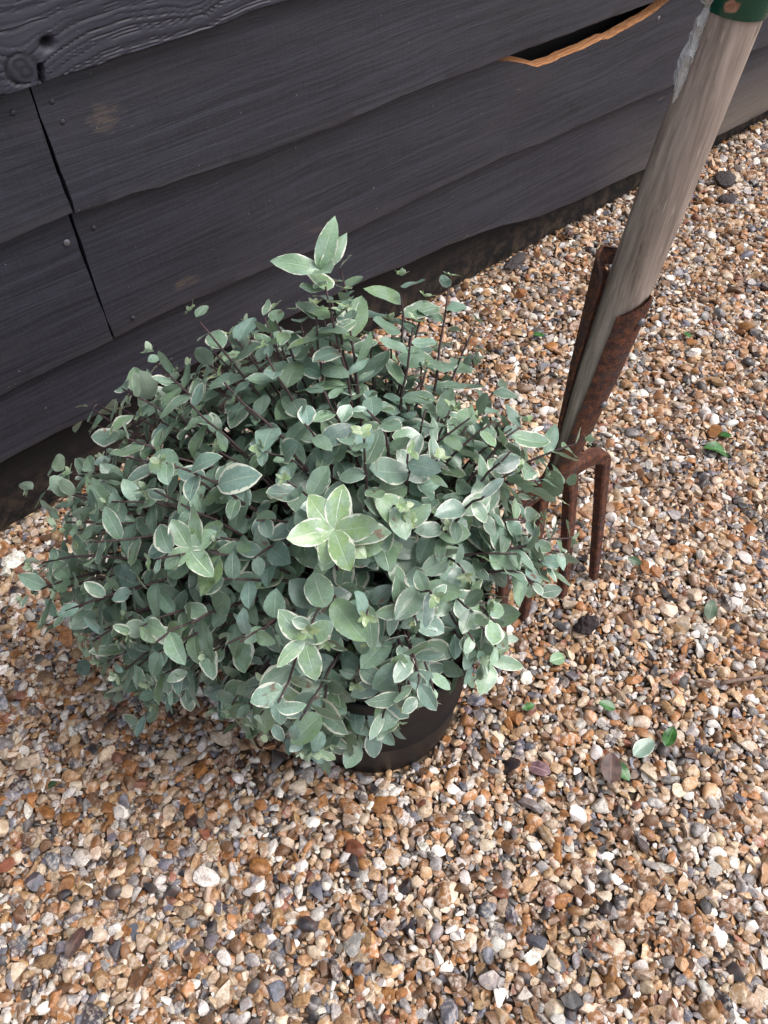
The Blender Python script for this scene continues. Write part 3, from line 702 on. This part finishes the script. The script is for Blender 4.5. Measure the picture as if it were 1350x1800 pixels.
# which leaves show largest: splat every leaf into a small id buffer
def leaf_world(l):
    p, d, n, L, sh, _ = l; x = np.cross(d, n); return p + SHAPES[sh][0] @ np.array([x, d, n]) * L
W = np.array([leaf_world(l) for l in leaves]); P = project(W); ids = np.repeat(np.arange(len(leaves)), W.shape[1])
dens = np.concatenate([P.reshape(-1, 3), ((P[:, 1:] + P[:, :-1]) / 2).reshape(-1, 3)]); ids = np.concatenate([ids, np.repeat(np.arange(len(leaves)), W.shape[1] - 1)])
cell = (dens[:, 0] // 7).astype(int) * 1000 + (dens[:, 1] // 7).astype(int); order = np.lexsort((dens[:, 2], cell))
_, first = np.unique(cell[order], return_index=True); front = ids[order][first]; cnt = np.bincount(front, minlength=len(leaves))
top = set(np.argsort(-cnt)[:300].tolist())
def add_uv(me, UV):
    lay = me.uv_layers.new(name='UVMap'); vi = np.empty(len(me.loops), np.int32); me.loops.foreach_get('vertex_index', vi)
    lay.data.foreach_set('uv', np.ascontiguousarray(UV[vi], np.float32).ravel())
VV, UU, TT = [], [], []
for i, l in enumerate(leaves):
    sv, suv = SHAPES[l[4]]
    if i in top:
        p, d, n, L, sh, tint = l; x = np.cross(d, n)
        me = fast_mesh('leaf', sv * L, LF, M_leaf); add_uv(me, suv); set_attr(me, 'tint', np.tile(tint, (len(sv), 1)))
        o = obj('leaf', me, shrub); mm = Matrix(np.array([x, d, n]).T.tolist()).to_4x4(); mm.translation = Vector(p - SO); o.matrix_local = mm
    else:
        VV.append(W[i] - SO); UU.append(suv); TT.append(np.tile(l[5], (len(sv), 1)))
nv = len(SHAPES[0][0]); T = (LF[None] + (np.arange(len(VV)) * nv)[:, None, None]).reshape(-1, 4)
fm = fast_mesh('foliage', np.concatenate(VV), T, M_leaf); add_uv(fm, np.concatenate(UU)); set_attr(fm, 'tint', np.concatenate(TT))
tag(obj('foliage', fm, shrub), kind='stuff')

# ------------------------------------------------------------------ garden fork
NK, TP = np.array([.569, .345, .25]), np.array([.603, .330, .748])
FO = np.array([.5685, .30, 0.0])
fork = tag(empty('garden_fork', FO.tolist()), 'old garden fork with weathered wooden shaft and rusty tines stuck in the gravel', 'garden fork')
AX = nrm(TP - NK); WX = nrm(np.array([1, 0.0, 0]) - AX * AX[0]); FR = np.cross(WX, AX)       # FR points away from the wall (front)
if FR[1] > 0: FR = -FR
def ax_pt(z): return NK + AX * ((z - NK[2]) / AX[2])
def sect(z):
    """half width, half depth of the shaft at height z"""
    return (np.interp(z, [.27, .34, .42, .52, .62, .75], [.0160, .0196, .0214, .0222, .0222, .0215]), np.interp(z, [.27, .34, .42, .52, .60, .75], [.0085, .0146, .0188, .0214, .0220, .0215]))
V, F = [], []; n = 32; zs = np.linspace(.275, .765, 60)
for z in zs:
    a, b = sect(z); c = ax_pt(z)
    for k in range(n): q = 2 * math.pi * k / n; V.append(c + WX * a * math.cos(q) + FR * b * math.sin(q))
for i in range(len(zs) - 1):
    for k in range(n): F.append((i * n + k, i * n + (k + 1) % n, (i + 1) * n + (k + 1) % n, (i + 1) * n + k))
F += [tuple(range(n - 1, -1, -1)), tuple(range((len(zs) - 1) * n, len(zs) * n))]
me = mesh('shaft', np.array(V) - FO, F, M_shaft); me.set_sharp_from_angle(angle=R(60)); tag(obj('shaft', me, fork), 'grey weathered wooden shaft')
def strap(sign, zt, half, gap, round_len, hole=None, point=0.0):
    ns, na = int((zt - .262) / .0025), 26; th0 = math.pi / 2 * sign; V = {}; idx = {}; VV = []; FF = []
    zs = np.linspace(.262, zt, ns + 1)
    def P(i, j, off):
        z = zs[i]; a, b = sect(max(z, .27)); f = (j / na - .5) * 2
        d = zt - z; lim = half * (math.sqrt(max(0.0, 1 - (1 - d / round_len) ** 2)) if d < round_len else 1)
        th = th0 + f * lim; g_ = gap(z) + off
        zz = z - point * abs(f) * (d < .05) * (1 - d / .05)
        return ax_pt(zz) + WX * (a + off) * math.cos(th) + FR * ((b + g_) * math.sin(th) + (gap(z) * 0.0))
    def vid(i, j, s):
        if (i, j, s) not in idx: idx[(i, j, s)] = len(VV); VV.append(P(i, j, .0008 if s == 0 else .0036))
        return idx[(i, j, s)]
    solid = lambda i, j: 0 <= i < ns and 0 <= j < na and not (hole and ((zs[i] + .00125 - hole[0]) / .0042) ** 2 + ((j + .5 - hole[1]) / 2.0) ** 2 < 1)
    for i in range(ns):
        for j in range(na):
            if not solid(i, j): continue
            FF.append((vid(i, j, 1), vid(i, j + 1, 1), vid(i + 1, j + 1, 1), vid(i + 1, j, 1))); FF.append((vid(i, j, 0), vid(i + 1, j, 0), vid(i + 1, j + 1, 0), vid(i, j + 1, 0)))
            for (di, dj, e) in ((-1, 0, ((0, 0), (0, 1))), (1, 0, ((1, 1), (1, 0))), (0, -1, ((1, 0), (0, 0))), (0, 1, ((0, 1), (1, 1)))):
                if not solid(i + di, j + dj):
                    (a0, a1), (c0, c1) = e; FF.append((vid(i + a0, j + a1, 0), vid(i + c0, j + c1, 0), vid(i + c0, j + c1, 1), vid(i + a0, j + a1, 1)))
    me = mesh('strap', np.array(VV) - FO, FF, M_rust)
    bm = bmesh.new(); bm.from_mesh(me); bmesh.ops.remove_doubles(bm, verts=bm.verts, dist=1e-6); bmesh.ops.recalc_face_normals(bm, faces=bm.faces); bm.to_mesh(me); bm.free()
    me.set_sharp_from_angle(angle=R(45)); return obj('strap', me, fork)
s_front = strap(1, .521, R(64), lambda z: 0.0004, .004, None, .022)
s_back = strap(-1, .536, R(64), lambda z: max(0, (z - .32)) * .080, .018, (.513, 19))
def rivet(c, nvec, r, parent, mat=M_nailbright):
    nvec = nrm(nvec); a = nrm(np.cross(nvec, AX)); b = np.cross(nvec, a); V, F = [], []
    for rr, h in ((r, -.001), (r, .0016), (r * .75, .0030), (r * .2, .0036)):
        for k in range(10): q = k * .6283; V.append(c + a * rr * math.cos(q) + b * rr * math.sin(q) + nvec * h)
    for l in range(3):
        for k in range(10): F.append((l * 10 + k, l * 10 + (k + 1) % 10, l * 10 + 10 + (k + 1) % 10, l * 10 + 10 + k))
    F.append(tuple(range(30, 40))); obj('rivet', mesh('rivet', np.array(V) - FO, F, mat), parent)
for z, st, sg in ((.491, s_front, 1), (.380, s_front, 1), (.40, s_back, -1)):
    a, b = sect(z); rivet(ax_pt(z) + FR * sg * (b + .0042 + (.0064 if sg < 0 else 0)), FR * sg, .0042, st)
# head: socket flaring into the shoulder
V, F = [], []; lv = [(.322, .0155, .0120), (.300, .0150, .0112), (.284, .0178, .0124), (.270, .0195, .0114), (.258, .0245, .0104), (.247, .0330, .0098), (.238, .042, .0088), (.231, .048, .0074), (.227, .046, .0060)]
n = 24
for z, a, b in lv:
    c = ax_pt(z)
    for k in range(n):
        q = 2 * math.pi * k / n; cs, sn = math.cos(q), math.sin(q); V.append(c + WX * a * math.copysign(abs(cs) ** .8, cs) + FR * b * math.copysign(abs(sn) ** .8, sn))
for i in range(len(lv) - 1):
    for k in range(n): F.append((i * n + k, i * n + (k + 1) % n, (i + 1) * n + (k + 1) % n, (i + 1) * n + k))
F += [tuple(range(n)), tuple(range((len(lv) - 1) * n, len(lv) * n))]
lowrim = [0]
me = mesh('shoulder', np.array(V[3 * n:]) - FO, [tuple(i - 3 * n for i in f) for f in F if min(f) >= 3 * n] + [tuple(range(n - 1, -1, -1))], M_rust)
tag(obj('shoulder', me, fork), 'rusty forged shoulder joining straps and tines')
def bar(path, wa, wb, ref):
    """chamfered rectangular bar swept along a path; wa along ref, wb across"""
    path = np.array(path, float); t = np.linspace(0, len(path) - 1, 34); k = np.arange(len(path))
    # Catmull-Rom smoothing
    pts = []
    for q in t:
        i = min(int(q), len(path) - 2); f = q - i; p0, p1, p2, p3 = path[max(0, i - 1)], path[i], path[i + 1], path[min(len(path) - 1, i + 2)]
        pts.append(.5 * ((2 * p1) + (-p0 + p2) * f + (2 * p0 - 5 * p1 + 4 * p2 - p3) * f * f + (-p0 + 3 * p1 - 3 * p2 + p3) * f ** 3))
    pts = np.array(pts); tg = np.gradient(pts, axis=0); V, F = [], []; ch = .72
    sec = [(1, ch), (ch, 1), (-ch, 1), (-1, ch), (-1, -ch), (-ch, -1), (ch, -1), (1, -ch)]
    for i in range(len(pts)):
        d = nrm(tg[i]); b = nrm(np.cross(d, ref)); a = np.cross(b, d); A = np.interp(t[i], k, wa); B = np.interp(t[i], k, wb)
        for s_, c_ in sec: V.append(pts[i] + a * A * s_ + b * B * c_)
    for i in range(len(pts) - 1):
        for q in range(8): F.append((i * 8 + q, i * 8 + (q + 1) % 8, i * 8 + 8 + (q + 1) % 8, i * 8 + 8 + q))
    F += [tuple(range(7, -1, -1)), tuple(range(len(V) - 8, len(V)))]
    me = mesh('tine', np.array(V) - FO, F, M_rust); me.set_sharp_from_angle(angle=R(35)); return me
yb = .3455
tines = [
    ([(.585, yb, .242), (.615, yb - .001, .238), (.634, yb - .002, .235), (.6515, yb - .006, .222), (.6555, .334, .19), (.655, .300, .03), (.656, .285, -.06)], [.0080, .0078, .0076, .0076, .0076, .0062, .0025], [.0125, .0105, .0098, .0088, .0075, .006, .0025]),
    ([(.588, yb, .238), (.595, yb - .003, .222), (.597, .336, .19), (.598, .312, .06), (.598, .303, 0), (.598, .293, -.06)], [.0080, .0078, .0076, .0066, .006, .0025], [.0105, .0090, .0076, .0066, .006, .0025]),
    ([(.552, yb, .238), (.545, yb - .003, .222), (.542, .338, .19), (.534, .320, .06), (.531, .313, 0), (.529, .304, -.06)], [.0080, .0078, .0076, .0066, .006, .0025], [.0105, .0090, .0076, .0066, .006, .0025]),
    ([(.555, yb, .244), (.525, yb - .001, .244), (.500, yb - .002, .243), (.4855, yb - .006, .228), (.4805, .336, .19), (.474, .305, .03), (.472, .292, -.06)], [.0080, .0078, .0076, .0076, .0076, .0062, .0025], [.0125, .0105, .0098, .0088, .0075, .006, .0025])]
for pth, wa, wb in tines: obj('tine', bar(pth, wa, wb, np.array([0.03, -1.0, 0.02])), fork)
# green socket and yoke of the grip, above the shaft
V, F = [], []; prof = [(.0217, .752), (.0232, .752), (.0238, .757), (.0236, .80), (.0225, .835), (.012, .845)]; n = 32
for r, z in prof:
    c = ax_pt(z)
    for k in range(n): q = 2 * math.pi * k / n; V.append(c + (WX * math.cos(q) + FR * math.sin(q)) * r)
for i in range(len(prof) - 1):
    for k in range(n): F.append((i * n + k, i * n + (k + 1) % n, (i + 1) * n + (k + 1) % n, (i + 1) * n + k))
F.append(tuple(range((len(prof) - 1) * n, len(prof) * n)))
me = mesh('socket', np.array(V) - FO, F, M_green); me.set_sharp_from_angle(angle=R(40)); tag(obj('socket', me, fork), 'chipped dark green metal socket with rust patch')
for sg in (-1, 1):
    pts = np.array([ax_pt(.825) + WX * .008 * sg, ax_pt(.86) + WX * .03 * sg, ax_pt(.90) + WX * .05 * sg, ax_pt(.935) + WX * .055 * sg])
    V, F = tube(pts, .008, .007, 10); obj('yoke_arm', mesh('yoke_arm', V - FO, F, M_green), fork)
V, F = tube(np.array([ax_pt(.93) + WX * x for x in (-.06, -.03, 0, .03, .06)]), .0135, .0135, 14); obj('grip', mesh('grip', V - FO, F, M_shaft), fork)
# torn clear film still stuck to the wall side of the shaft, curled over on itself
V, F, = [], []; nl, nw = 22, 9
for i in range(nl):
    t = i / (nl - 1); z = .704 + t * .081; c = ax_pt(z)
    rr = .0050 * (1 + .22 * math.sin(t * 11) + .10 * math.sin(t * 27 + 1)) * (1 - .5 * math.exp(-((t - .62) / .06) ** 2))
    q = R(-158); base = c + (WX * math.cos(q) + FR * math.sin(q)) * .0221
    nv_ = nrm(WX * math.cos(q) + FR * math.sin(q)); tv = np.cross(AX, nv_)
    for j in range(nw):
        f = j / (nw - 1); ph = -.5 + f * 3.9; rj = rr * (1 + .05 * math.sin(t * 23 + f * 5))
        dz = -.013 * max(0, 1 - abs(f - .62) * 3.2) * max(0, 1 - t / .08) + .004 * math.sin(f * 9) * max(0, 1 - t / .15)
        V.append(base + nv_ * rj * (1 - math.cos(ph)) * .8 + tv * rj * math.sin(ph) * .9 + AX * dz + rng.normal(0, .0007, 3) * min(1, f * 4))
for i in range(nl - 1):
    for j in range(nw - 1): F.append((i * nw + j, i * nw + j + 1, (i + 1) * nw + j + 1)); F.append((i * nw + j, (i + 1) * nw + j + 1, (i + 1) * nw + j))
me = mesh('torn_film', np.array(V) - FO, F, M_film, False); o = obj('torn_film', me, fork); tag(o, 'torn clear plastic film peeling from the shaft')
md = o.modifiers.new('thickness', 'SOLIDIFY'); md.thickness = .0003

# ------------------------------------------------------------------ fallen leaves and debris on the gravel
def fallen(x, y, L, az, mat, label, name='fallen_leaf', cat='leaf', narrow=False, tint=None, tilt_=0.15):
    r = np.random.default_rng(int(abs(x * 1e4 + y * 777)) + 5); sv, suv = leaf_shape(r, 'narrow' if narrow else 'oval')
    me = fast_mesh(name, sv * L, LF, mat); add_uv(me, suv)
    if tint: set_attr(me, 'tint', np.tile(tint, (len(sv), 1)))
    o = obj(name, me); o.location = (x, y, ground_h(x, y) + .0075); o.rotation_euler = (r.normal(.05, tilt_), r.normal(0, tilt_), az)
    return tag(o, label, cat)
fallen(.975, .695, .024, .9, M_fgreen, 'small bright green leaf on gravel between the fork and the wall')
fallen(1.174, .525, .024, -.5, M_fgreen, 'small green leaf alone on open gravel between the fork shaft and the bark pieces')
fallen(.975, .345, .062, -2.2, M_fgreen, 'long narrow light green leaf lying beside the fork', narrow=True)
fallen(1.033, .331, .022, .4, M_fgreen, 'tiny round green leaf next to the long narrow leaf')
fallen(.505, .240, .030, -1.9, M_fpale, 'pale green folded leaf near the black clod by the tines')
fallen(.520, .140, .024, .6, M_fgreen, 'small mid-green leaf standing alone between the pale leaf and the leaf pair')
fallen(.528, .067, .030, -1.3, M_fgreen, 'glossy green leaf just beyond the two touching leaves')
fallen(.463, .068, .030, -.2, M_fgreen, 'glossy dark green oval leaf touching the cream-edged fallen leaf')
fallen(.490, .085, .036, -1.6, M_leaf, 'grey-green cream-edged leaf fallen on the gravel', tint=(.15, .85, .8, 0))
fallen(.395, .135, .032, .3, M_fpurple, 'withered purplish leaf on the gravel below the pot')
fallen(.722, .145, .032, -1.1, M_fdark, 'dull dark green leaf between the twig and the outer fork tine')
fallen(.719, .262, .022, .3, M_fdark, 'dark green leaf scrap beside the outer tine')
fallen(.443, .209, .018, 1.2, M_fgreen, 'tiny green leaf scrap near the pot')
fallen(-.071, .504, .020, 1.0, M_fdark, 'small dark green scrap on gravel beside the long brown dead leaf')
fallen(.440, .080, .040, -.9, M_fbrown, 'dark brown dead leaf under the two touching green leaves', tilt_=.05)
fallen(-.150, .325, .038, -1.0, M_fbrown, 'long dark brown dead leaf alone on open gravel away from the pot', narrow=True)
fallen(.030, .355, .034, .2, M_fbrown, 'curled dark brown dead leaf between the shrub and open gravel')
fallen(1.235, .872, .060, -1.2, M_fbrown, 'curled dark dead leaf against the foot of the wall', narrow=True)
def lump(x, y, sx, sy, sz, az, label, name, cat, mat, seed):
    r = np.random.default_rng(seed); V = ICO3[0].copy(); k = r.normal(size=(5, 3)) * 3.2; ph = r.uniform(0, 6.28, 5)
    V *= (1 + .16 * np.sin(V @ k.T + ph).sum(1) / 2)[:, None]; V += r.normal(0, .045, V.shape); V *= (sx, sy, sz)
    o = obj(name, fast_mesh(name, V, ICO3[1], mat)); o.data.polygons.foreach_set('use_smooth', [False] * len(o.data.polygons))
    o.location = (x, y, ground_h(x, y) + sz * .55); o.rotation_euler[2] = az; return tag(o, label, cat)
lump(1.664, .806, .034, .020, .011, .5, 'larger flat piece of dark bark on gravel near the wall', 'bark_piece', 'bark', M_bark, 1)
lump(1.605, .755, .021, .014, .009, -.4, 'smaller dark bark chip beside the larger bark piece', 'bark_piece', 'bark', M_bark, 2)
lump(.585, .246, .017, .013, .012, .3, 'crumbly black soil clod in front of the fork tines', 'soil_clod', 'clod', simple('black_soil', lin(46, 37, 38), .95, 300, .4, .004), 3)
lump(1.086, .880, .030, .012, .010, .2, 'dark wood chip lying at the foot of the wall', 'wood_chip', 'wood chip', M_bark, 4)
def twig(a, b, r, label):
    a, b = np.array(a), np.array(b); pts = np.array([a + (b - a) * t + np.array([0, 0, .003 * math.sin(t * 5)]) + rng.normal(0, .0006, 3) for t in np.linspace(0, 1, 9)])
    V, F = tube(pts, r, r * .55, 7); o = obj('twig', mesh('twig', V - a, F, M_twig)); o.location = a.tolist(); return tag(o, label, 'twig')
twig((.655, .075, ground_h(.655, .075) + .006), (.735, .030, ground_h(.735, .03) + .008), .0030, 'thick dry brown twig on open gravel beyond the touching green leaves')
twig((.433, -.046, ground_h(.433, -.046) + .005), (.420, -.020, ground_h(.42, -.02) + .006), .0011, 'thin short twig lying in the gravel far from the wall')
